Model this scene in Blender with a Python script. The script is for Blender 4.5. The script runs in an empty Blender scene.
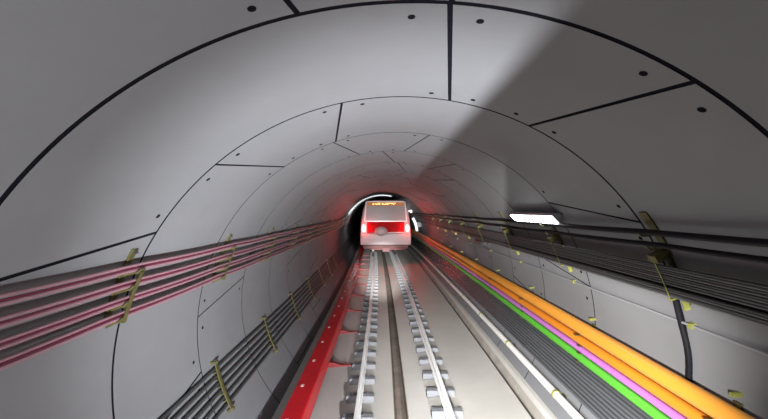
import bpy, bmesh, math, random
from mathutils import Vector, Matrix
random.seed(7)
SC = bpy.context.scene
COL = SC.collection
PI = math.pi
F = 335.0            # focal length in pixels of a 768 px wide frame
CAMZ = 3.067         # camera above the rail heads
RC = 620.0           # the line bends gently to the left
R = 2.85             # inner radius of the tunnel
TX, TZ = 0.16, 1.337 # tunnel centre in cross-section
ORD = ['nearest','second','third','fourth','fifth','sixth','seventh','eighth','ninth','tenth','eleventh','twelfth',
 'thirteenth','fourteenth','fifteenth','sixteenth','seventeenth','eighteenth','nineteenth','twentieth','twenty-first',
 'twenty-second','twenty-third','twenty-fourth','twenty-fifth','twenty-sixth','twenty-seventh','twenty-eighth','twenty-ninth',
 'thirtieth','thirty-first','thirty-second','thirty-third','thirty-fourth','thirty-fifth','thirty-sixth','thirty-seventh','thirty-eighth']

def bend(x, y, z): return Vector((x - y*y/(2*RC), y, z))
def bend_rot(y): return y/RC

# ------------------------------------------------------------------ materials
def mat(name, col, rough=.6, metal=0.0, noise=0.0, nscale=4.0, bump=0.0, emit=None, es=0.0, spec=.5, col2=None, stretch=None):
    m = bpy.data.materials.new(name); m.use_nodes = True
    nt = m.node_tree; b = nt.nodes['Principled BSDF']
    b.inputs['Base Color'].default_value = (*col, 1)
    b.inputs['Roughness'].default_value = rough
    b.inputs['Metallic'].default_value = metal
    b.inputs['Specular IOR Level'].default_value = spec
    if noise or col2:
        tc = nt.nodes.new('ShaderNodeTexCoord'); mp = nt.nodes.new('ShaderNodeMapping')
        if stretch: mp.inputs['Scale'].default_value = stretch
        n = nt.nodes.new('ShaderNodeTexNoise'); n.inputs['Scale'].default_value = nscale
        n.inputs['Detail'].default_value = 6; n.inputs['Roughness'].default_value = .6
        cr = nt.nodes.new('ShaderNodeValToRGB')
        c2 = col2 or tuple(c*(1-noise) for c in col)
        cr.color_ramp.elements[0].position = .35; cr.color_ramp.elements[0].color = (*c2, 1)
        cr.color_ramp.elements[1].position = .65; cr.color_ramp.elements[1].color = (*col, 1)
        nt.links.new(tc.outputs['Object'], mp.inputs[0]); nt.links.new(mp.outputs[0], n.inputs['Vector'])
        nt.links.new(n.outputs['Fac'], cr.inputs[0]); nt.links.new(cr.outputs[0], b.inputs['Base Color'])
        if bump:
            n2 = nt.nodes.new('ShaderNodeTexNoise'); n2.inputs['Scale'].default_value = nscale*8; n2.inputs['Detail'].default_value = 4
            bp = nt.nodes.new('ShaderNodeBump'); bp.inputs['Strength'].default_value = bump; bp.inputs['Distance'].default_value = .01
            nt.links.new(mp.outputs[0], n2.inputs['Vector']); nt.links.new(n2.outputs['Fac'], bp.inputs['Height'])
            nt.links.new(bp.outputs[0], b.inputs['Normal'])
    if emit:
        b.inputs['Emission Color'].default_value = (*emit, 1); b.inputs['Emission Strength'].default_value = es
    return m
M = dict(
 lining = mat('lining_concrete', (.195,.198,.210), .6, noise=.10, nscale=.8, bump=.06),
 joint = mat('joint_gasket', (.008,.008,.012), .9, spec=.05),
 floor = mat('slab_concrete', (.52,.505,.475), .5, noise=.10, nscale=.9, bump=.05),
 kerb = mat('kerb_concrete', (.40,.37,.33), .7, noise=.25, nscale=3, bump=.1),
 channel = mat('drain_dirt', (.24,.20,.17), .85, noise=.35, nscale=3, bump=.2),
 block = mat('block_concrete', (.19,.195,.21), .9, spec=.15, noise=.12, nscale=6, bump=.08),
 socket = mat('block_socket', (.02,.02,.025), .7),
 steel = mat('rail_steel', (.85,.85,.85), .4, metal=.05),
 web = mat('rail_web_rust', (.13,.105,.10), .6, metal=.3),
 clip = mat('clip_steel', (.09,.09,.10), .5, metal=.6),
 red = mat('red_cover', (.62,.012,.02), .22, spec=.7, noise=.15, nscale=2),
 redarm = mat('red_support', (.20,.012,.015), .5),
 spot = mat('pale_glint', (.75,.55,.55), .3),
 pink = mat('pink_sheath', (.28,.15,.18), .5),
 crimson = mat('crimson_gap_shade', (.13,.010,.035), .5),
 zinc = mat('olive_zinc', (.14,.128,.045), .45, metal=.35, noise=.4, nscale=14),
 yzinc = mat('yellow_zinc', (.33,.34,.08), .5, metal=.25, noise=.3, nscale=14),
 grey = mat('grey_sheath', (.045,.047,.05), .5),
 greyl = mat('light_grey_sheath', (.24,.24,.26), .4),
 rackl = mat('rack_grey_sheath', (.10,.10,.107), .5),
 black = mat('black_sheath', (.006,.006,.009), .6, spec=.2),
 dark = mat('dark_grey_sheath', (.075,.077,.085), .25),
 orange = mat('orange_pipe', (.72,.29,.035), .38),
 orange2 = mat('deep_orange_pipe', (.72,.24,.02), .4),
 purple = mat('purple_pipe', (.50,.17,.54), .4),
 green = mat('green_pipe', (.10,.46,.04), .4),
 white = mat('white_pipe', (.80,.78,.76), .3),
 lamphouse = mat('lamp_housing', (.30,.31,.33), .4, metal=.4),
 lens = mat('lamp_diffuser', (.9,.9,.9), .4, emit=(.93,.97,1), es=28),
 arch = mat('lit_lining_glow', (.9,.9,.9), .4, emit=(.93,.97,1), es=.9),  # glow standing in for brightly lit lining and wall
 body = mat('train_body', (.38,.31,.32), .35),
 trim = mat('train_trim', (.85,.82,.82), .25, metal=.2),
 glass = mat('train_glass', (.30,.29,.28), .2, spec=.8),
 redpanel = mat('train_red_panel', (.36,.004,.008), .6, spec=.1),
 tail = mat('tail_lens', (.9,.05,.05), .3, emit=(1,.06,.05), es=14),
 disp = mat('display_back', (.16,.06,.01), .4, emit=(1,.35,.04), es=.25),
 led = mat('display_led', (.9,.5,.1), .4, emit=(1,.62,.2), es=2.6),
 under = mat('underframe', (.05,.02,.02), .6),
 coupler = mat('coupler_red', (.12,.012,.015), .5),
 tyre = mat('wheel_steel', (.10,.09,.09), .4, metal=.7),
)

# ------------------------------------------------------------------ helpers
def mk(name, bm, m, parent=None, smooth=False):
    me = bpy.data.meshes.new(name)
    bmesh.ops.recalc_face_normals(bm, faces=bm.faces) if not bm.get('x') else None
    bm.to_mesh(me); bm.free()
    for mm in (m if isinstance(m, (list, tuple)) else [m]): me.materials.append(mm)
    if smooth:
        for p in me.polygons: p.use_smooth = True
    o = bpy.data.objects.new(name, me); COL.objects.link(o)
    if parent: o.parent = parent
    return o
class BM:
    """plain vertex / face collector"""
    def __init__(s): s.v=[]; s.f=[]; s.mi=[]; s.sm=[]
    def add(s, vs, fs, mi=0, sm=False):
        n=len(s.v); s.v += [tuple(v) for v in vs]
        for f in fs: s.f.append([n+i for i in f]); s.mi.append(mi); s.sm.append(sm)
    def box(s, x0,x1,y0,y1,z0,z1, mi=0):
        s.add([(x0,y0,z0),(x1,y0,z0),(x1,y1,z0),(x0,y1,z0),(x0,y0,z1),(x1,y0,z1),(x1,y1,z1),(x0,y1,z1)],
              [(0,3,2,1),(4,5,6,7),(0,1,5,4),(1,2,6,5),(2,3,7,6),(3,0,4,7)], mi)
    def prism(s, pts, y0, y1, mi=0, fn=None, sm=False, ys=None):   # pts (x,z) closed outline, extruded along y
        ys = ys or [y0,y1]; n=len(pts); vs=[]
        for y in ys:
            for (x,z) in pts: vs.append(fn(x,y,z) if fn else (x,y,z))
        fs=[]
        for k in range(len(ys)-1):
            for i in range(n):
                j=(i+1)%n; fs.append((k*n+i,k*n+j,(k+1)*n+j,(k+1)*n+i))
        s.add(vs,fs,mi,sm)
        n0=len(s.v)-len(vs)
        s.f.append([n0+i for i in range(n)][::-1]); s.mi.append(mi); s.sm.append(False)
        s.f.append([n0+(len(ys)-1)*n+i for i in range(n)]); s.mi.append(mi); s.sm.append(False)
    def build(s, name, m, parent=None, recalc=True, bevel=0):
        me=bpy.data.meshes.new(name); me.from_pydata(s.v,[],s.f)
        for mm in (m if isinstance(m,(list,tuple)) else [m]): me.materials.append(mm)
        for p,mi,sm in zip(me.polygons,s.mi,s.sm): p.material_index=mi; p.use_smooth=sm
        if recalc:
            b=bmesh.new(); b.from_mesh(me); bmesh.ops.recalc_face_normals(b,faces=b.faces); b.to_mesh(me); b.free()
        me.update()
        o=bpy.data.objects.new(name,me); COL.objects.link(o)
        if parent: o.parent=parent
        if bevel:
            bv=o.modifiers.new('bevel','BEVEL'); bv.width=bevel; bv.segments=2; bv.limit_method='ANGLE'
        return o
def tag(o, label, cat, group=None):
    o['label']=label; o['category']=cat
    if group: o['group']=group
    return o
def thing(name, label, cat, loc=(0,0,0), rz=0, group=None):
    o=bpy.data.objects.new(name,None); COL.objects.link(o); o.empty_display_size=.1
    o.location=loc; o.rotation_euler=(0,0,rz); return tag(o,label,cat,group)
def struct(o): o['kind']='structure'; return o
def copy_thing(root, loc, rz, label, group=None):
    r=root.copy(); COL.objects.link(r); r.location=loc; r.rotation_euler=(0,0,rz); r['label']=label
    if group: r['group']=group
    for ch in list(root.children):
        c=ch.copy(); COL.objects.link(c); c.parent=r
        for g in list(ch.children):
            d=g.copy(); COL.objects.link(d); d.parent=c
    return r
def circ(x,z,r,n=10): return [(x+r*math.cos(2*PI*i/n), z+r*math.sin(2*PI*i/n)) for i in range(n)]
def ray(dx, dz, rad):
    """cross-section point at distance rad from the tunnel centre, seen from the camera along (dx,dz)"""
    ox,oz=-TX,CAMZ-TZ; l=math.hypot(dx,dz); dx/=l; dz/=l
    b=ox*dx+oz*dz; c=ox*ox+oz*oz-rad*rad; t=-b+math.sqrt(b*b-c)
    return (t*dx, CAMZ+t*dz)
def polar(a, rad):   # a in degrees clockwise from the crown
    return (TX+rad*math.sin(math.radians(a)), TZ+rad*math.cos(math.radians(a)))
def ang_of(x,z): return math.degrees(math.atan2(x-TX, z-TZ))
YS=[-4+.75*i for i in range(81)]      # -4 .. 56
def run(name, x, z, r, m, label, cat, group=None, n=10, sag=0.0, sp=1.95, ph=3.12, y0=-3.9, y1=50, amp=0.0):
    """a long cable or pipe along the tunnel"""
    ys=[]; y=y0
    st = .325 if sag or amp else .9
    while y<y1: ys.append(y); y+= st if y<14 else 1.0
    s1,s2,s3=[random.uniform(0,6.28) for _ in range(3)]
    def fn(px,py,pz):
        t=((py-ph)/sp)%1.0
        dz=-sag*4*t*(1-t)
        dx=amp*math.sin(py*1.3+s1); dz+=amp*math.sin(py*.9+s2)
        return bend(px+dx,py,pz+dz)
    b=BM(); b.prism(circ(x,z,r,n),0,0,fn=fn,sm=True,ys=ys)
    return tag(b.build(name,m),label,cat,group)

# ------------------------------------------------------------------ tunnel lining
def lining():
    parts={'wall_left':BM(),'wall_right':BM(),'ceiling':BM(),'trim_1':BM()}
    RY=[1.795+1.5*k for k in range(-4,36)]
    cs={-1:-4.5,0:17.75,1:-26,2:-4.4,3:10}
    rnd=random.Random(3)
    last=0
    for k in range(-4,35):
        y0,y1=RY[k+4],RY[k+5]
        c=cs.get(k); 
        if c is None: c=rnd.choice([-26,17,-4,-17,26,8])
        J=[(c-14,c-8.3),(c+14,c+8.3),(c+81.5,c+75.7),(c+147,c+147),(c-147,c-147),(c-81.5,c-75.7)]
        J=sorted(J)
        for i in range(6):
            a0,a1=J[i]
            if i<5: b0,b1=J[i+1]
            else: b0,b1=J[0][0]+360,J[0][1]+360
            gg=lambda y: .016 if y<2.5 else (.0125 if y<4 else .009)
            g=math.degrees(gg(y0)/R)
            mid=((a0+b0)/2+180)%360-180
            nm='ceiling' if abs(mid)<28 else ('wall_left' if mid<0 else 'wall_right')
            B=parts[nm]
            na=44 if y0<12 else 20; vs=[]
            for (yy,aa,bb) in ((y0+gg(y0),a0+g,b0-g),(y1-gg(y1),a1+g,b1-g)):
                for rr in (R,R+.03):
                    for q in range(na+1):
                        x,z=polar(aa+(bb-aa)*q/na,rr); vs.append(bend(x,yy,z))
            m=na+1; fs=[]
            for q in range(na):
                pass
                fs+= [(q,m+q,m+q+1,q+1),(2*m+q,2*m+q+1,3*m+q+1,3*m+q)]
            fs+=[(0,2*m,3*m,m),(na,m+na,3*m+na,2*m+na)]
            B.add(vs,fs,1)
            B.add(vs[:m]+vs[2*m:3*m],[(q,q+1,m+q+1,m+q) for q in range(na)],0,True)   # visible inner face
            # bolt pockets beside the joint, their inner shade painted as black discs
            for (aa,yy) in ((a0,y0+.14),(a1,y1-.14)):
                for s in (-4,4):
                    if abs(((aa+s+180)%360)-180)>118: continue
                    x,z=polar(aa+s,R); cx,cz=TX,TZ
                    ra=math.radians(aa+s); tx,tz=math.cos(ra),-math.sin(ra); nx,nz=-math.sin(ra),-math.cos(ra)
                    n=12; ring=[]
                    for h in (0,.003):
                        for q in range(n):
                            u=.023*math.cos(2*PI*q/n); w=.023*math.sin(2*PI*q/n)
                            ring.append(bend(x+tx*u+nx*h, yy+w, z+tz*u+nz*h))
                    ff=[(q,(q+1)%n,n+(q+1)%n,n+q) for q in range(n)]+[tuple(n+q for q in range(n))]
                    B.add(ring,ff,1)
    # the dark gasket layer behind the joints
    T=parts['trim_1']; ys=[-4.3+1.5*i for i in range(41)]; n=72; vs=[]
    for y in ys:
        for q in range(n):
            x,z=polar(360*q/n,R+.007); vs.append(bend(x,y,z))
    T.add(vs,[(k*n+q,k*n+(q+1)%n,(k+1)*n+(q+1)%n,(k+1)*n+q) for k in range(len(ys)-1) for q in range(n)])
    # bulkheads closing the modelled length
    for y in (-4.3,55.7):
        ring=[bend(*(lambda p:(p[0],y,p[1]))(polar(360*q/n,R+.06))) for q in range(n)]
        T.add(ring,[tuple(range(n))])
    for k,B in parts.items():
        struct(B.build(k,[M['joint']] if k=='trim_1' else [M['lining'],M['joint']]))
lining()

# ------------------------------------------------------------------ track slab
def fz(x): return -.27+.07*(x-.275)
def slab():
    b=BM(); th=.5
    gl,gr=.15,.38
    pts=[(-2.02,-.62),(-2.02,fz(-2.02)-.14),(-1.93,fz(-1.93)-.14),(-1.90,fz(-1.90)),(gl,fz(gl)),(gl,-.56),(gr,-.56),(gr,fz(gr)),
         (2.255,fz(2.255)),(2.265,-.36),(2.36,-.36),(2.20,-.9),(-1.6,-.9)]
    b.prism(pts,0,0,fn=bend,ys=YS)
    o=struct(b.build('floor',M['floor']))
    b=BM(); b.prism([(gl+.0005,-.557),(gr-.0005,-.557),(gr-.0005,fz(gr)-.004),(gr-.012,fz(gr)-.004),(gr-.012,-.545),(gl+.012,-.545),(gl+.012,fz(gl)-.004),(gl+.0005,fz(gl)-.004)],0,0,fn=bend,ys=YS)
    struct(b.build('trim_2',M['channel']))
    b=BM(); b.prism([(2.267,-.358),(2.39,-.358),(2.50,-.165),(2.55,-.45),(2.267,-.45)],0,0,fn=bend,ys=YS)
    struct(b.build('trim_3',M['kerb']))
    b=BM(); b.prism([(2.495,-.172),(2.52,-.125),(2.535,-.105),(2.565,-.10),(2.66,-.10),(2.58,-.25)],0,0,fn=bend,ys=YS)
    struct(b.build('trim_4',M['floor']))
slab()

# ------------------------------------------------------------------ rails and their blocks
XL,XR=-.441,.991
ZL,ZR=-.05,.05
def rail(x,z,label):
    t=thing('running_rail',label,'rail')
    foot=[(-.055,-.159),(.055,-.159),(.055,-.150),(.018,-.136),(-.018,-.136),(-.055,-.150)]
    web=[(-.009,-.137),(.009,-.137),(.009,-.045),(-.009,-.045)]
    head=[(-.036,-.045),(.036,-.045),(.037,-.010),(.028,-.001),(0,0),(-.028,-.001),(-.037,-.010)]
    for nm,pp,mm in (('rail_head',head,M['steel']),('rail_web',web,M['web']),('rail_foot',foot,M['steel'])):
        b=BM(); b.prism([(x+px,z+pz) for px,pz in pp],0,0,fn=bend,ys=YS); b.build(nm,mm,t)
rail(XL,ZL,'polished steel running rail on the left, nearer the red cover')
rail(XR,ZR,'polished steel running rail on the right of the drain channel')

def make_block(label, group):
    t=thing('rail_block',label,'rail support block',group=group)
    b=BM()
    hw=.25; pr=[(-.075,-.06),(.075,-.06),(.08,.045),(.055,.100),(-.055,.100),(-.08,.045)]   # (y,z)
    n=len(pr); xs=[-hw,-hw+.012,hw-.012,hw]; sc=[.93,1,1,.93]
    vs=[]
    for x,s in zip(xs,sc):
        for (y,z) in pr: vs.append((x,y*s,.024+(z-.024)*s))
    fs=[(k*n+i,k*n+(i+1)%n,(k+1)*n+(i+1)%n,(k+1)*n+i) for k in range(3) for i in range(n)]+[tuple(range(n)),tuple(3*n+i for i in range(n))]
    b.add(vs,fs); b.build('block_body',M['block'],t,bevel=.006)
    b=BM()
    for sx in (-1,):
        m=14; vs=[]
        for x in (-hw-.0005,-hw-.004):
            for q in range(m): vs.append((x,.058*math.cos(2*PI*q/m),.045+.045*math.sin(2*PI*q/m)))
        b.add(vs,[(q,(q+1)%m,m+(q+1)%m,m+q) for q in range(m)]+[tuple(range(m,2*m))])
    b.build('end_socket',M['socket'],t)
    for sx in (-1,1):
        b=BM(); b.prism([(sx*.060,.098),(sx*.105,.098),(sx*.105,.112),(sx*.08,.126),(sx*.052,.128)],-.022,.022)
        b.box(min(sx*.085,sx*.105),max(sx*.085,sx*.105),-.01,.01,.11,.135)
        b.build('rail_clip',M['clip'],t,bevel=.003)
    return t
proto=None
for side,X,Z,first,sp in (('left',XL,ZL,5.98-.61,.61),('right',XR,ZR,5.98-.61,.61)):
    rr = 'the left rail beside the red cover' if side=='left' else 'the right rail'
    k=0; y=first
    while y<27:
        z=Z-.159-.111
        lab='%s grey block from the camera under %s'%(ORD[k] if k<len(ORD) else 'far',rr)
        grp='grey blocks under the %s rail'%side
        p=bend(X,y,z)
        if proto is None:
            proto=make_block(lab,grp); proto.location=p; proto.rotation_euler=(0,0,bend_rot(y))
        else: copy_thing(proto,p,bend_rot(y),lab,grp)
        y+=sp; k+=1

# ------------------------------------------------------------------ third rail under its red cover
def third_rail():
    t=thing('third_rail','glossy red cover over the power rail along the left wall','third rail')
    b=BM()
    x0,x1=-1.60,-1.26
    zt=-.07
    out=[(x0,zt-.22),(x0,zt-.02),(x0+.02,zt),(x1-.02,zt),(x1+.0,zt-.02),(x1+.05,zt-.22),(x1+.038,zt-.22),(x1-.015,zt-.022),(x0+.015,zt-.015),(x0+.012,zt-.22)]
    b.prism(out,0,0,fn=bend,ys=YS); b.build('cover',M['red'],t)
    b=BM(); b.prism([(-1.43,zt-.16),(-1.33,zt-.16),(-1.33,zt-.06),(-1.43,zt-.06)],0,0,fn=bend,ys=YS); b.build('power_rail',M['web'],t)
    for k in range(24):  # pale patches painting the dotted reflections on the glossy cover
        y=3+1.0*k; b=BM(); p0=(x0+.10,x0+.15)
        vs=[bend(a,yy,zt+h) for h in (.0,.006) for (a,yy) in ((p0[0],y-.04),(p0[1],y-.04),(p0[1],y+.04),(p0[0],y+.04))]
        b.add(vs,[(4,5,6,7),(0,1,5,4),(1,2,6,5),(2,3,7,6),(3,0,4,7)])
        o=b.build('cover_glint',M['spot'],t); o['label']='small pale patch painting a glint on top of the red cover'
third_rail()
def arm():
    t=thing('third_rail_support','x','rail support',group='dark red supports beside the red cover')
    b=BM(); zf=fz(-.95)
    b.prism([(-1.42,-.41),(-.70,-.355),(-.70,-.32),(-.98,-.325),(-1.10,-.28),(-1.42,-.25)],-.045,.045)
    b.build('foot_arm',M['redarm'],t,bevel=.006)
    b=BM(); b.box(-1.405,-1.355,-.05,.05,-.31,-.232); b.build('insulator',M['clip'],t,bevel=.01)
    for x in (-.76,-.86):
        b=BM(); vs=[(x+.018*math.cos(PI*q/3),.018*math.sin(PI*q/3),z) for z in (-.33,-.295) for q in range(6)]
        b.add(vs,[(q,(q+1)%6,6+(q+1)%6,6+q) for q in range(6)]+[tuple(range(6)),tuple(range(6,12))])
        b.build('bolt',M['clip'],t)
    return t
a0=None
for k in range(10):
    y=7.4+2.0*k
    lab='%s dark red support arm from the camera at the foot of the red cover'%ORD[k]
    loc=bend(0,y,0)
    if a0 is None: a0=arm(); a0.location=loc; a0.rotation_euler=(0,0,bend_rot(y)); a0['label']=lab
    else: copy_thing(a0,loc,bend_rot(y),lab)

# ------------------------------------------------------------------ pink cables on the left wall
lev=['topmost','second','third','lowest']
PK=[.226,.285,.342,.394]
pk_pts=[]
for i,s in enumerate(PK):
    x,z=ray(-1,-s-.0,R-.10); pk_pts.append((x,z))
    for nm,off,r,m,w in (('upper',.023,.0135,M['pink'],'pale pink cable, upper one'),('lower',-.023,.015,M['pink'],'pale pink cable, lower one'),('mid',0,.008,M['crimson'],'thin crimson strand as shade in the gap')):  # crimson strand paints the dark gap shade between the pink cables
        run('power_cable' ,x+(.006 if nm=='mid' else 0),z+off,r,m,'%s of the %s row on the left wall'%(w,lev[i]),'cable','pink and crimson cables on the left wall',sag=.014,ph=3.12,sp=1.95,amp=.002)
def arc_strip(B,a0,a1,r0,r1,y0,y1,n=8):
    vs=[]
    for y in (y0,y1):
        for rr in (r0,r1):
            for q in range(n+1):
                x,z=polar(a0+(a1-a0)*q/n,rr); vs.append((x,y,z))
    m=n+1; fs=[]
    for q in range(n):
        fs+=[(q,q+1,m+q+1,m+q),(2*m+q,3*m+q,3*m+q+1,2*m+q+1),(q,2*m+q,2*m+q+1,q+1),(m+q,m+q+1,3*m+q+1,3*m+q)]
    fs+=[(0,m,3*m,2*m),(n,2*m+n,3*m+n,m+n)]
    B.add(vs,fs)
def pink_bracket():
    t=thing('cable_bracket','x','cable bracket',group='olive brackets holding the pink cables')
    at=ang_of(*pk_pts[0]); ab=ang_of(*pk_pts[-1])
    b=BM(); arc_strip(b,at+2.9,ab-2.4,R-.022,R-.001,-.035,.035); b.build('wall_channel',M['zinc'],t,bevel=.003)
    for (x,z) in pk_pts:
        a=ang_of(x,z); b=BM()
        # hooked plate: root on the wall, nose out beyond the cables
        def P(da,rr): return polar(a+da,rr)
        pts=[P(.35,R-.02),P(-.55,R-.155),P(.5,R-.165),P(.62,R-.15),P(-.2,R-.145),P(-.55-.45,R-.14),P(-1.35,R-.02)]
        pts=[P(-1.25,R-.02),P(-1.05,R-.150),P(.15,R-.172),P(.25,R-.158),P(-.72,R-.135),P(-.72,R-.02)]
        b.prism(pts,-.030,.030); b.build('hook_arm',M['zinc'],t,bevel=.002)
        b=BM(); b.prism([P(-.9,R-.02),P(-.78,R-.150),P(-2.9,R-.02)],-.004,.004); b.build('gusset',M['zinc'],t)
    b=BM(); arc_strip(b,at-.3,ab-.9,R-.176,R-.170,-.022,.022); b.build('front_strap',M['zinc'],t)
    b=BM(); x,z=polar(at+2.3,R-.022)
    vs=[(x+dx,.016*math.cos(PI*q/3),z+.016*math.sin(PI*q/3)) for dx in (0,.025) for q in range(6)]
    b.add(vs,[(q,(q+1)%6,6+(q+1)%6,6+q) for q in range(6)]+[tuple(range(6)),tuple(range(6,12))]); b.build('bolt',M['clip'],t)
    return t
p0=None
for k in range(-1,12):
    y=3.12+1.95*k
    lab='%s olive bracket along the pink cables'%ORD[k] if k>=0 else 'olive bracket carrying the pink cables behind the camera'
    if k<0: continue
    if p0 is None: p0=pink_bracket(); p0.location=bend(0,y,0); p0.rotation_euler=(0,0,bend_rot(y)); p0['label']=lab
    else: copy_thing(p0,bend(0,y,0),bend_rot(y),lab)

# ------------------------------------------------------------------ grey cables low on the left wall
gl_pts=[]
names6=['uppermost','second from the top','third from the top','third from the bottom','second from the bottom','bottom']
xa,za=ray(-223.5,-208.5,R-.045); xb,zb=ray(-170,-208.5,R-.045)
aa,ab=ang_of(xa,za),ang_of(xb,zb)
for i in range(6):
    x,z=polar(aa+(ab-aa)*i/5,R-.045); gl_pts.append((x,z))
    run('signal_cable',x,z,.023,M['grey'],'dark grey cable low on the left wall, %s of six'%names6[i],'cable','grey cables low on the left wall',amp=.004,n=8)
def low_bracket():
    t=thing('cable_clamp','x','cable bracket',group='olive clamps over the low grey cables')
    b=BM(); arc_strip(b,aa+2.4,ab-2.4,R-.085,R-.071,-.035,.035); b.build('clamp_bar',M['zinc'],t,bevel=.003)
    for a in (aa+2.0,ab-2.0):
        b=BM(); arc_strip(b,a-.35,a+.35,R-.11,R-.001,-.025,.025,n=2); b.build('stud',M['zinc'],t)
    for i in range(5):
        am=aa+(ab-aa)*(i+.5)/5
        b=BM(); arc_strip(b,am-.16,am+.16,R-.072,R-.001,-.02,.02,n=1); b.build('spacer',M['zinc'],t)
    return t
# depth of first clamp from its picture row
g0=None
for k,y in enumerate([5.08,7.18,9.28,11.38,13.48,15.58,17.68]):
    lab='%s olive clamp along the low grey cables on the left'%ORD[k]
    if g0 is None: g0=low_bracket(); g0.location=bend(0,y,0); g0.rotation_euler=(0,0,bend_rot(y)); g0['label']=lab
    else: copy_thing(g0,bend(0,y,0),bend_rot(y),lab)

# ------------------------------------------------------------------ right wall: coloured pipes and dark cables
def rpt(s,off): return ray(1,-s,R-off)
px,pz=rpt(.598,.21); run('coloured_pipe',px,pz,.088,M['orange'],'wide bright orange pipe, topmost of the coloured pipes on the right','pipe',n=18)
px,pz=rpt(.662,.19); run('coloured_pipe',px,pz,.062,M['orange2'],'deeper orange pipe just below the wide bright orange one','pipe',n=16)
px,pz=rpt(.708,.19); run('coloured_pipe',px,pz,.044,M['purple'],'purple pipe between the orange and the green pipes','pipe',n=14)
px,pz=rpt(.752,.19); run('coloured_pipe',px,pz,.056,M['green'],'bright green pipe below the purple one on the right','pipe',n=14)
x0,z0=rpt(.79,.16); x1,z1=rpt(.965,.12); nm8=['top','second','third','fourth','fifth','sixth','seventh','eighth','bottom']
a0_,a1_=ang_of(x0,z0),ang_of(x1,z1)
for i in range(9):
    t=i/8; x,z=polar(a0_+(a1_-a0_)*t,R-.14)
    run('trunk_cable',x,z,.024,M['dark'],'dark cable below the green pipe, %s of the nine'%nm8[i],'cable','dark cables below the green pipe',amp=.002,n=10)
# white pipe near the kerb
wx,wz=ray(.93,-1,R-.13); run('drain_pipe',wx,wz,.058,M['white'],'slim white pipe running above the right kerb','pipe',n=16)
def pipe_clamp():
    t=thing('pipe_clamp','x','pipe clamp',group='olive clamps under the white pipe')
    b=BM(); vs=[]; n=20
    for y in (-.02,.02):
        for r in (.060,.068):
            for q in range(n): vs.append((wx+r*math.cos(2*PI*q/n),y,wz+r*math.sin(2*PI*q/n)))
    fs=[]
    for q in range(n):
        j=(q+1)%n; fs+=[(n+q,n+j,3*n+j,3*n+q),(q,2*n+q,2*n+j,j),(q,j,n+j,n+q),(2*n+q,3*n+q,3*n+j,2*n+j)]
    b.add(vs,fs); b.build('clamp_ring',M['yzinc'],t)
    ra=math.radians(ang_of(wx,wz)); ux,uz=math.sin(ra),math.cos(ra); tx,tz=math.cos(ra),-math.sin(ra)
    def P(u,v): return (wx+ux*u+tx*v, wz+uz*u+tz*v)
    b=BM(); b.prism([P(.062,-.011),P(.128,-.011),P(.128,.011),P(.062,.011)],-.011,.011); b.build('stud',M['yzinc'],t)
    b=BM(); b.prism([P(.118,-.055),P(.129,-.055),P(.129,.075),P(.118,.075)],-.05,.05); b.build('foot_plate',M['zinc'],t)
    return t
c0=None
for k in range(9):
    y=5.15+1.95*k; lab='%s clamp from the camera on the white pipe'%ORD[k]
    if c0 is None: c0=pipe_clamp(); c0.location=bend(0,y,0); c0.rotation_euler=(0,0,bend_rot(y)); c0['label']=lab
    else: copy_thing(c0,bend(0,y,0),bend_rot(y),lab)
# brackets behind the coloured pipes
def pipe_bracket():
    t=thing('pipe_bracket','x','pipe bracket',group='olive brackets behind the coloured pipes')
    at=ang_of(*rpt(.545,.02)); ab_=ang_of(*rpt(.985,.02))
    b=BM(); arc_strip(b,at,ab_,R-.03,R-.001,-.03,.03,n=14); b.build('wall_channel',M['zinc'],t)
    pa=ang_of(*rpt(.548,.1))
    for s,r0 in ((.632,.30),(.69,.25),(.729,.24),(.778,.24)):
        a=ang_of(*rpt(s,.19)); b=BM(); arc_strip(b,a-.12,a+.12,R-r0,R-.03,-.025,.025,n=1); b.build('shelf_arm',M['zinc'],t)
    b=BM(); arc_strip(b,at-1.9,at-1.2,R-.09,R-.001,-.03,.0,n=1); b.build('end_tab',M['yzinc'],t)
    b=BM(); arc_strip(b,a0_-.5,a1_+.7,R-.116,R-.110,-.02,.02,n=8); b.build('back_strap',M['zinc'],t)
    for a in (a0_-.4,a1_+.6):
        b=BM(); arc_strip(b,a-.15,a+.15,R-.116,R-.001,-.02,.02,n=1); b.build('stud',M['zinc'],t)
    return t
q0=None
for k in range(10):
    y=2.83+1.95*k; lab='%s olive bracket behind the orange, purple and green pipes'%ORD[k]
    if q0 is None: q0=pipe_bracket(); q0.location=bend(0,y,0); q0.rotation_euler=(0,0,bend_rot(y)); q0['label']=lab
    else: copy_thing(q0,bend(0,y,0),bend_rot(y),lab)

# thin grey conduit and the cable rack above it
tx_,tz_=ray(1,-.377,R-.03); run('conduit',tx_,tz_,.013,M['greyl'],'thin grey conduit crossing the bright right wall below the cable rack','conduit',n=8)
TR=[]
for i in range(13):
    s=.200+(.300-.200)*i/12
    if i==8: TR.append(ray(1,-s,R-.11)); continue
    TR.append(ray(1,-s,R-.14))
posn=['topmost','second','third','fourth','fifth','sixth','seventh','eighth','ninth','tenth','eleventh','twelfth','bottom']
for i,(x,z) in enumerate(TR):
    m=M['black'] if i==8 else (M['rackl'] if i in (1,3,5,7,10,12) else M['grey'])
    run('rack_cable',x,z,.0115 if i<8 else .0125,m,'%s thin cable of the dense rack under the wall lamp'%posn[i],'cable','thin cables on the right rack',amp=.0015,n=8)
b1=ray(1,-.080,R-.10); b2=ray(1,-.127,R-.10)
run('feeder_cable',b1[0],b1[1],.027,M['black'],'thick black cable on the right, upper of the two above the rack','cable',n=12,sag=.01,ph=3.15,sp=1.97,amp=.004)
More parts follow.
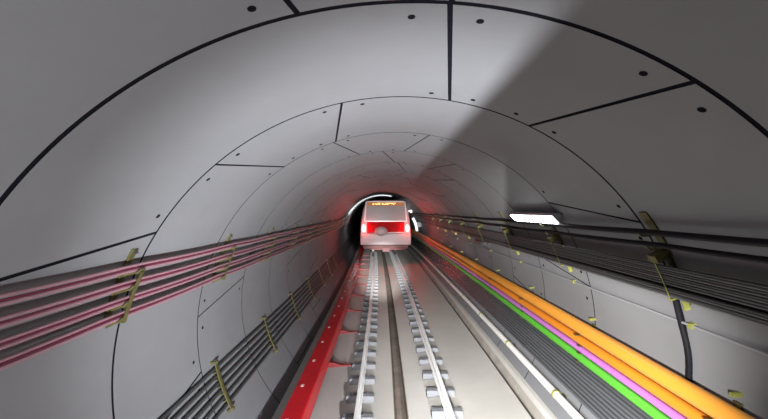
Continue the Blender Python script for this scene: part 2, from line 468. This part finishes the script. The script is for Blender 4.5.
run('feeder_cable',b2[0],b2[1],.024,M['black'],'thick black cable on the right, lower of the two above the rack','cable',n=12,sag=.012,ph=3.15,sp=1.97,amp=.004)
A1,A2=ang_of(*b1),ang_of(*b2)
def rack_bracket():
    t=thing('rack_bracket','x','cable bracket',group='olive brackets carrying the thick black cables')
    b=BM(); arc_strip(b,A1-3.2,A2+2.2,R-.02,R-.001,-.045,.045); b.build('wall_plate',M['zinc'],t,bevel=.003)
    for a in (A1,A2):
        b=BM(); pts=[polar(a+.75,R-.02),polar(a+.70,R-.15),polar(a-.3,R-.165),polar(a-.35,R-.152),polar(a+.45,R-.125),polar(a+2.1,R-.02)]
        pts=[polar(a-1.0,R-.02),polar(a+.75,R-.02),polar(a+.75,R-.02)] and [polar(a+.66,R-.02),polar(a+.62,R-.145),polar(a-.5,R-.165),polar(a-.5,R-.150),polar(a+.50,R-.130)][:]
        pts=[polar(a+.60,R-.02),polar(a+.60,R-.130),polar(a-.4,R-.152),polar(a-.4,R-.166),polar(a+.75,R-.150),polar(a+2.0,R-.02)]
        b.prism(pts,-.006,.006); b.build('hook_arm',M['zinc'],t)
    return t
r0=None
for k in range(8):
    y=3.15+1.97*k; lab='%s olive bracket holding the two thick black cables on the right'%ORD[k]
    if r0 is None: r0=rack_bracket(); r0.location=bend(0,y,0); r0.rotation_euler=(0,0,bend_rot(y)); r0['label']=lab
    else: copy_thing(r0,bend(0,y,0),bend_rot(y),lab)
def hanger():
    t=thing('rack_hanger','x','cable rack hanger',group='hangers of the thin cable rack')
    at=ang_of(*TR[0]); ab_=ang_of(*TR[-1])
    b=BM(); arc_strip(b,at-2.3,at-.6,R-.16,R-.0,-.05,.05,n=2); b.build('head_block',M['zinc'],t,bevel=.006)
    b=BM(); arc_strip(b,at-.8,ab_+.6,R-.160,R-.155,-.006,.006,n=5); b.build('front_strap',M['yzinc'],t)
    b=BM(); arc_strip(b,at-.8,ab_+2.6,R-.022,R-.001,-.03,.03,n=6); b.build('wall_channel',M['zinc'],t)
    b=BM(); arc_strip(b,ab_+.5,ab_+.8,R-.160,R-.02,-.02,.02,n=1); b.build('shelf_arm',M['yzinc'],t)
    b=BM(); arc_strip(b,ab_+1.2,ab_+3.4,R-.075,R-.02,-.03,-.02,n=2); b.build('tab',M['yzinc'],t)
    b=BM(); ac=ang_of(tx_,tz_); arc_strip(b,ac-.5,ac+.5,R-.052,R-.001,-.02,.02,n=1); b.build('conduit_clip',M['yzinc'],t)
    return t
h0=None
for k in range(8):
    y=3.17+1.97*k; lab='%s yellow-green hanger of the thin cable rack on the right wall'%ORD[k]
    if h0 is None: h0=hanger(); h0.location=bend(0,y,0); h0.rotation_euler=(0,0,bend_rot(y)); h0['label']=lab
    else: copy_thing(h0,bend(0,y,0),bend_rot(y),lab)

# black cable dropping along the joint on the right
def arc_cable():
    b=BM(); rr=.026; n=10; pts=[]
    A0=ang_of(*ray(1,-.30,R)); A1_=ang_of(*ray(1,-1.12,R)); N=26
    vs=[]
    for k in range(N+1):
        a=A0+(A1_-A0)*k/N; ra=math.radians(a); x,z=polar(a,R-rr-.002); y=3.29+.012*math.sin(k*.7)
        for q in range(n):
            u=rr*math.cos(2*PI*q/n); w=rr*math.sin(2*PI*q/n)
            vs.append(bend(x+math.sin(ra)*u,y+w,z+math.cos(ra)*u))
    fs=[(k*n+q,k*n+(q+1)%n,(k+1)*n+(q+1)%n,(k+1)*n+q) for k in range(N) for q in range(n)]
    b.add(vs,fs,0,True)
    tag(b.build('earthing_cable',M['black']),'thick black cable dropping down the right wall behind the orange pipe','cable')
arc_cable()
# grey splice sleeve on the rack further in
def sleeve():
    x,z=ray(1,-.33,R-.25); t=thing('splice_sleeve','grey tubular splice sleeve on the right wall beyond the lamp','cable sleeve',bend(x,8.9,z),bend_rot(8.9))
    b=BM(); b.prism(circ(0,0,.05,16),-.55,.55,sm=True); b.build('sleeve_tube',M['rackl'],t)
    for s in (-1,1):
        b=BM(); b.prism(circ(0,0,.056,16),min(s*.53,s*.57),max(s*.53,s*.57),sm=True); b.build('end_collar',M['grey'],t)
    b=BM(); b.box(.03,.245,-.03,.03,-.02,.02); b.build('mounting_arm',M['zinc'],t)
sleeve()

# wall lamp
def lamp():
    y0,y1=4.66,6.22; yc=(y0+y1)/2; c=bend(0,yc,0)
    t=thing('wall_lamp','long bright white strip lamp high on the dark right wall','lamp',c,bend_rot(yc))
    zt=CAMZ
    b=BM(); b.prism([(2.33,zt-.035),(2.33,zt-.075),(2.43,zt-.180),(2.47,zt-.165),(2.47,zt-.03)],-.79,.79); b.build('housing',M['lamphouse'],t,bevel=.004)
    b=BM(); b.prism([(2.336,zt-.088),(2.328,zt-.092),(2.421,zt-.188),(2.429,zt-.184)],-.76,.76); b.build('diffuser',M['lens'],t)
    for y in (-.5,.5):
        b=BM(); b.box(2.46,2.525,y-.03,y+.03,zt-.12,zt-.08); b.build('wall_bracket',M['clip'],t)
    return t
lamp()

# glowing strip added in place of a brightly lit ring of lining
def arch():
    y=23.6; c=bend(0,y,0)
    t=thing('lit_ring_glow','curved glowing strip standing in for lit lining beyond the train','lamp',c,bend_rot(y))
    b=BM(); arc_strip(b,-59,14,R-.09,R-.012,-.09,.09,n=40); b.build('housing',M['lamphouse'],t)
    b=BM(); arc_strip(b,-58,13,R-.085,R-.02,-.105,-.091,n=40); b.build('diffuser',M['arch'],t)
    t=thing('side_glow','tall glowing strip standing in for a bright patch on the right wall beside the train','lamp',c,bend_rot(y))  # added glow for a bright wall patch, no real fitting
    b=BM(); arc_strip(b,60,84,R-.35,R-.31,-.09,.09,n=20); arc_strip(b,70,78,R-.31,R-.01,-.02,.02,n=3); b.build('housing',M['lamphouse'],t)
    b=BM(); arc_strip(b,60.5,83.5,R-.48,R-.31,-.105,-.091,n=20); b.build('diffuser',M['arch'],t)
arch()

# ------------------------------------------------------------------ train
def train():
    yd=20.0; c=bend(.275,yd,0); c.x-=.0; ang=bend_rot(yd+6)
    t=thing('metro_train','pale metro train with red tail lights standing ahead on the track','train',(c.x,c.y,0),ang)
    L=19.0
    def sec(s=1.0,zr=3.70):
        # half outline of the car body
        h=[(1.46,1.02),(1.53,1.25),(1.53,1.9),(1.47,2.55),(1.36,3.15),(1.24,3.46),(1.02,3.64),(.6,zr)]
        o=[(x*s,z) for x,z in h]; return o+[(-x,z) for x,z in o[::-1]]
    # body shell, nose slightly raked and rounded
    b=BM(); ys=[.0,.06,.22,L-.2,L]; sc=[.955,.985,1,1,.97]
    vs=[]; base=sec(); n=len(base)
    for y,s in zip(ys,sc):
        for (x,z) in base: vs.append((x*s,y+(.16*max(0,(z-1.3)/2.4) if y<.3 else 0),1.02+(z-1.02)*(.5+.5*s if y<.3 else 1)))
    fs=[(k*n+i,k*n+(i+1)%n,(k+1)*n+(i+1)%n,(k+1)*n+i) for k in range(4) for i in range(n)]+[tuple(range(n)),tuple(4*n+i for i in range(n))]
    b.add(vs,fs); b.build('car_body',M['body'],t)
    def face(name,pts,m,d0=-.03,d1=.02,par=None,bevel=0):
        """panel on the raked end: pts (x,z)"""
        b=BM(); n=len(pts); vs=[]
        for d in (d0,d1):
            for (x,z) in pts: vs.append((x,d+.16*max(0,(z-1.3)/2.4),z))
        b.add(vs,[(i,(i+1)%n,n+(i+1)%n,n+i) for i in range(n)]+[tuple(range(n)),tuple(range(n,2*n))])
        return b.build(name,m,par or t,bevel=bevel)
    face('windscreen',[(-1.22,2.46),(1.22,2.46),(1.14,3.34),(-1.14,3.34)],M['glass'],-.02)
    fr=face('screen_frame',[(-1.27,2.40),(1.27,2.40),(1.27,2.46),(-1.27,2.46)],M['trim'],-.04)
    for s in (-1,1):
        face('screen_pillar',[(s*1.22,2.46),(s*1.28,2.46),(s*1.19,3.60),(s*1.14,3.60)],M['trim'],-.04)
    face('roof_lip',[(-1.16,3.57),(1.16,3.57),(1.08,3.63),(-1.08,3.63)],M['trim'],-.05)
    d=face('destination_display',[(-1.12,3.35),(1.12,3.35),(1.10,3.57),(-1.10,3.57)],M['disp'],-.025)
    # two short glowing words, too blurred to read in the photograph: rows of lit dots
    b=BM(); rnd=random.Random(5)
    for (xa_,xb_) in ((-.78,-.32),(-.22,.62)):
        x=xa_
        while x<xb_:
            w=.07
            for zz in (3.42,3.455,3.49):
                if rnd.random()<.75:
                    dd=-.03+.16*(zz-1.3)/2.4
                    b.box(x,x+w,dd-.006,dd+.01,zz,zz+.028)
            x+=.095
    o=b.build('lit_dots',M['led'],d)
    face('red_panel',[(-1.12,1.72),(1.12,1.80),(1.12,2.39),(-1.12,2.39)],M['redpanel'],-.02)
    # pale rounded bulge against the red panel
    b=BM()
    vs=[]; n=16
    for dd,s in ((-.0,1),(-.12,.92),(-.16,.7)):
        for q in range(n):
            vs.append((-.28+.40*s*math.cos(2*PI*q/n), dd+.04, 1.82+.30*s*math.sin(2*PI*q/n)))
    b.add(vs,[(k*n+q,k*n+(q+1)%n,(k+1)*n+(q+1)%n,(k+1)*n+q) for k in range(2) for q in range(n)]+[tuple(2*n+q for q in range(n))],0,True)
    b.build('nose_bulge',M['body'],t)
    b=BM(); b.prism([(-1.50,1.0),(1.50,1.0),(1.53,1.30),(1.50,1.70),(-1.50,1.70),(-1.53,1.30)],-.07,.3); b.build('bumper_fairing',M['body'],t,bevel=.05)
    for s in (-1,1):
        pts=[(s*1.30+.13*math.cos(2*PI*q/14),2.02+.26*math.sin(2*PI*q/14)) for q in range(14)]
        u=face('tail_light',pts,M['trim'],-.05)
        pts=[(s*1.30+.085*math.cos(2*PI*q/14),2.02+.20*math.sin(2*PI*q/14)) for q in range(14)]
        face('lens',pts,M['tail'],-.07,-.04,par=u)
    b=BM(); b.box(-1.35,1.35,-.02,.25,.80,1.0); b.box(-.9,1.1,-.1,.1,.72,.84); b.build('underrun_beam',M['coupler'],t,bevel=.02)
    b=BM(); b.prism(circ(0,.78,.11,12),-.35,.2,sm=True); b.box(-.20,.20,-.42,-.30,.66,.92); b.build('coupler',M['coupler'],t)
    b=BM(); b.box(-1.3,1.3,.3,L-.3,.72,1.02); b.build('underframe',M['under'],t)
    for yb in (3.6,L-3.6):
        b=BM(); b.box(-.95,.95,yb-.9,yb+.9,.42,.70); f=b.build('bogie_frame',M['under'],t)
        for yw in (yb-.75,yb+.75):
            for s in (-1,1):
                b=BM(); vs=[]; n=24; xx=s*.745
                zc=.43+(.05*s)
                for x in (xx-.06,xx+.06):
                    for q in range(n): vs.append((x,yw+.42*math.cos(2*PI*q/n),zc+.42*math.sin(2*PI*q/n)))
                b.add(vs,[(q,(q+1)%n,n+(q+1)%n,n+q) for q in range(n)]+[tuple(range(n)),tuple(range(n,2*n))]); b.build('wheel',M['tyre'],f)
    for s in (-1,1):          # side windows and doors
        for yw in (1.3,5.0,8.7,12.4,16.1):
            b=BM()
            b.prism([(s*1.505,2.05),(s*1.52,2.05),(s*1.455,2.80),(s*1.44,2.80)],yw,yw+1.6); b.build('side_window',M['glass'],t)
        b=BM(); b.prism([(s*1.55,1.55),(s*1.56,1.55),(s*1.56,1.75),(s*1.55,1.75)],.4,L-.4); b.build('side_stripe',M['redpanel'],t)
    b=BM(); b.box(1.40,1.56,.15,.22,3.0,3.06); b.box(1.50,1.58,.10,.24,2.94,3.08); b.build('marker_lamp',mat('marker_lens',(.9,.9,.9),.3,emit=(1,.85,.85),es=3),t)
    return t,c,ang
tr,tc_,ta=train()

# ------------------------------------------------------------------ lights
def light(kind,name,loc,energy,col=(1,1,1),**k):
    d=bpy.data.lights.new(name,kind); d.energy=energy; d.color=col
    for a,v in k.items(): setattr(d,a,v)
    o=bpy.data.objects.new(name,d); COL.objects.link(o); o.location=loc; return o
def aim(o,p): o.rotation_euler=(Vector(p)-o.location).to_track_quat('-Z','Y').to_euler()
# flood lamp of the work vehicle the picture was taken from, cut at its upper right by an added unseen plate
LX,LY,LZ=.75,-1.3,1.2
fl=light('SPOT','flood_light',(LX,LY,LZ),640,(.96,.98,1),spot_size=math.radians(150),spot_blend=1.0,shadow_soft_size=.008)
aim(fl,(LX-6,LY+6,LZ-.4))
fb=light('SPOT','beam_light',(LX,LY,LZ),4400,(.96,.98,1),spot_size=math.radians(84),spot_blend=.6,shadow_soft_size=.008)
aim(fb,(LX-.2,LY+10,LZ+.9))
tv=thing('shadow_plate','curved dark plate added behind the camera to shadow the upper right','lamp',(LX,LY,LZ))
B=BM(); N=14; vs=[]
def vang(px,pz): return math.atan2(pz-LZ,px-LX)
vt=vang(.73+TX,2.755+TZ); vr=vang(*ray(1,-.80,R-.1))
for y in (-.12,1.15):
    for rr in (.20,.206):
        for q in range(N+1):
            a=vr+(vt-vr)*q/N; vs.append((rr*math.cos(a),y,rr*math.sin(a)))
m=N+1; fs=[]
for q in range(N): fs+=[(q,q+1,m+q+1,m+q),(2*m+q,3*m+q,3*m+q+1,2*m+q+1),(q,2*m+q,2*m+q+1,q+1),(m+q,m+q+1,3*m+q+1,3*m+q)]
fs+=[(0,m,3*m,2*m),(N,2*m+N,3*m+N,m+N)]
B.add(vs,fs); B.build('cutoff_plate',M['clip'],tv)
B=BM(); B.box(.1,.16,-.14,-.12,-1.19,.12); B.box(-.03,.12,-.16,-.12,-.03,.03); B.build('stand',M['clip'],tv)
SX,SY,SZ=-.3,-.7,2.6
hv=thing('shadow_plate','flat dark plate added behind the camera to keep the side spot off the rack','lamp',(SX,SY,SZ))  # unseen plate, added to keep the side spot below the cable rack
hx,hz=ray(1,-.303,R-.16); sl=(hz-SZ)/(hx-SX)
B=BM(); B.prism([(.20,.20*sl),(.206,.20*sl),(.206,.24),(-.1,.30),(-.1,.294),(.20,.235)],-.1,.55); B.build('shade',M['clip'],hv)
B=BM(); B.box(-.14,-.10,-.12,-.10,-2.87,.30); B.box(-.14,.02,-.12,-.10,-.04,-.02); B.build('stand',M['clip'],hv)
rl=light('SPOT','side_fill',(SX,SY,SZ),4600,(1,.98,.94),spot_size=math.radians(52),spot_blend=.7,shadow_soft_size=.006)  # added spot brightening the lower right wall and floor
aim(rl,(2.5,7.2,.7))
# narrow headlight on the track
hl=light('SPOT','track_headlight',(0,-.4,2.75),38000,(1,.97,.92),spot_size=math.radians(10),spot_blend=.8,shadow_soft_size=.05)
aim(hl,(-.2,19,-.3))
# tail lights throwing red on the surroundings
for s in (-1,1):
    v=Matrix.Rotation(ta,3,'Z')@Vector((s*1.30,-.25,2.0))
    o=light('POINT','tail_glow',(tc_.x+v.x,tc_.y+v.y,v.z),42,(1,.08,.07),shadow_soft_size=.08)

for x in (-1.7,1.7):  # added fill lamps brightening the lining beyond the train
    light('POINT','far_fill',bend(x,26.5,2.7),35,(1,.93,.93),shadow_soft_size=.1)
w=bpy.data.worlds.new('world'); SC.world=w; w.use_nodes=True
w.node_tree.nodes['Background'].inputs[0].default_value=(.02,.02,.022,1); w.node_tree.nodes['Background'].inputs[1].default_value=.2

# ------------------------------------------------------------------ camera
cd=bpy.data.cameras.new('camera'); cam=bpy.data.objects.new('camera',cd); COL.objects.link(cam)
cd.sensor_fit='HORIZONTAL'; cd.sensor_width=36; cd.lens=36*F/768; cd.clip_start=.02; cd.clip_end=200
cam.location=(0,0,CAMZ); cam.rotation_euler=(PI/2,0,0)
cd.shift_x=-2.5/768; cd.shift_y=1.0/768
SC.camera=cam
SC.view_settings.view_transform='Standard'; SC.view_settings.look='None'
SC.view_settings.exposure=0; SC.view_settings.gamma=1
